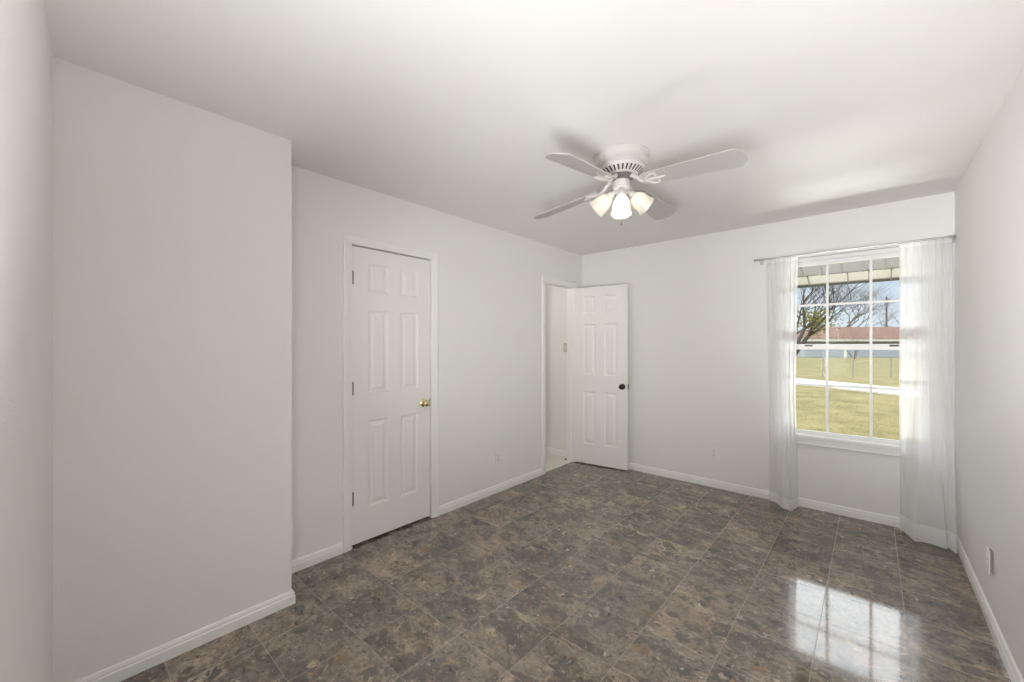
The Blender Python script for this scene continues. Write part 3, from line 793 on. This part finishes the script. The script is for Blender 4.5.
# trees
def grow(bm, p, d, r, ln, depth, rnd, spread, upb, tips, seg=5, split=(2, 3)):
    n_ = 3; pts = [p]; rad = [r]; q = p.copy(); dd = d.copy()
    for i in range(n_):
        dd = (dd + Vector((rnd.uniform(-1, 1), rnd.uniform(-1, 1), rnd.uniform(-.6, 1) * upb)) * .16).normalized()
        q = q + dd * ln / n_; pts.append(q.copy()); rad.append(r * (1 - .36 * (i + 1) / n_))
    tube(bm, pts, rad, seg if depth > 2 else 3, caps=False)
    if depth == 0: tips.append(q.copy()); return
    for _ in range(rnd.randint(*split)):
        ax = Vector((rnd.uniform(-1, 1), rnd.uniform(-1, 1), rnd.uniform(-.5, .9) * upb + .1)).normalized()
        nd_ = (dd * (1 - spread) + ax * spread).normalized()
        st = pts[rnd.choice((2, 3, 3))]
        grow(bm, st, nd_, rad[-1] * rnd.uniform(.62, .85), ln * rnd.uniform(.66, .86), depth - 1, rnd, spread, upb, tips, seg, split)
def tree(name, base, trunks, depth, seed, label, m_, spread=.55, upb=.5, leaves=None, split=(2, 3), group=None):
    rnd = random.Random(seed); root = empty(name, base); tag(root, label, 'tree', group)
    bm = bmesh.new(); tips = []
    for d, r, ln in trunks: grow(bm, Vector((0, 0, -.1)), Vector(d).normalized(), r, ln, depth, rnd, spread, upb, tips, split=split)
    obj('branches', bm, m_, root)
    if leaves:
        c, rad, n_, size = leaves; bm = bmesh.new()
        for _ in range(n_):
            v = Vector((rnd.gauss(0, .45), rnd.gauss(0, .45), rnd.gauss(0, .4))) * rad + c
            t1 = Vector((rnd.uniform(-1, 1), rnd.uniform(-1, 1), rnd.uniform(-1, 1))).normalized() * size; t2 = t1.orthogonal().normalized() * size * .5
            bm.faces.new([bm.verts.new(v - t1), bm.verts.new(v + t2), bm.verts.new(v + t1), bm.verts.new(v - t2)])
        obj('foliage', bm, M['leaf'], root)
    return root
lean = RT * .72 + Vector((0, 0, .75))
tree('leaning_tree', site(788, 38, GZ0), [(lean, .27, 3.3), (RT * .35 + Vector((0, 0, 1)), .24, 3.6), (RT * .5 + FW * .4 + Vector((0, 0, .8)), .2, 3.2)], 6, 21,
     'leaning dark-trunked tree with some yellow leaves at the window left', M['bark'], spread=.5, upb=.55,
     leaves=(RT * 2.6 + Vector((0, 0, 3.9)), 1.5, 500, .14), split=(3, 3))
tree('bare_tree', site(843, 74, GZ0), [((0, 0, 1), .30, 4.2), (RT * .45 + Vector((0, 0, 1)), .24, 4.4), (RT * -.5 + Vector((0, 0, 1)), .24, 4.2)], 6, 33,
     'tall bare grey tree rising behind the middle of the red roof', M['twig'], spread=.5, upb=.45, split=(3, 3))
tree('bare_tree', site(899, 76, GZ0), [((0, 0, 1), .26, 3.8), (RT * -.3 + Vector((0, 0, 1)), .2, 3.6)], 5, 41,
     'small bare tree beyond the roof beside the utility pole', M['twig'], spread=.55, upb=.4)
tree('bare_shrub', site(854, 47, GZ0), [((0, 0, 1), .05, 1.2), (RT * .4 + Vector((0, 0, 1)), .05, 1.2), (RT * -.5 + Vector((0, 0, 1)), .05, 1.2)], 5, 52,
     'reddish bare ornamental tree in front of the far house', M['red_twig'], spread=.45, upb=.7)
# utility pole
pb = site(886.5, 88, GZ0); ht = CAM_H - GZ0 + (CY - 297) / F_PX * 88
pl = empty('utility_pole', pb, YAW); tag(pl, 'dark wooden utility pole rising beyond the red roof', 'utility pole')
bm = bmesh.new(); tube(bm, [(0, 0, 0), (0, 0, ht)], [.2, .14], 8); obj('shaft', bm, M['pole'], pl)
bm = bmesh.new(); bx(bm, (-.22, -.2, ht - 1.9), (.22, .12, ht - 1.1)); obj('transformer', bm, M['galv'], pl)
bm = bmesh.new(); bx(bm, (-.08, -.9, ht - .7), (.08, .9, ht - .55)); obj('crossarm', bm, M['pole'], pl)
# small white post by the house
wp = empty('yard_post', site(845.5, 50, GZ0), YAW); tag(wp, 'short white post standing before the far house', 'post')
bm = bmesh.new(); bx(bm, (-.10, -.10, -.05), (.10, .10, 1.15)); obj('shaft', bm, M['fascia'], wp)
bm = bmesh.new(); bx(bm, (-.13, -.13, 1.15), (.13, .13, 1.20)); obj('cap', bm, M['fascia'], wp)
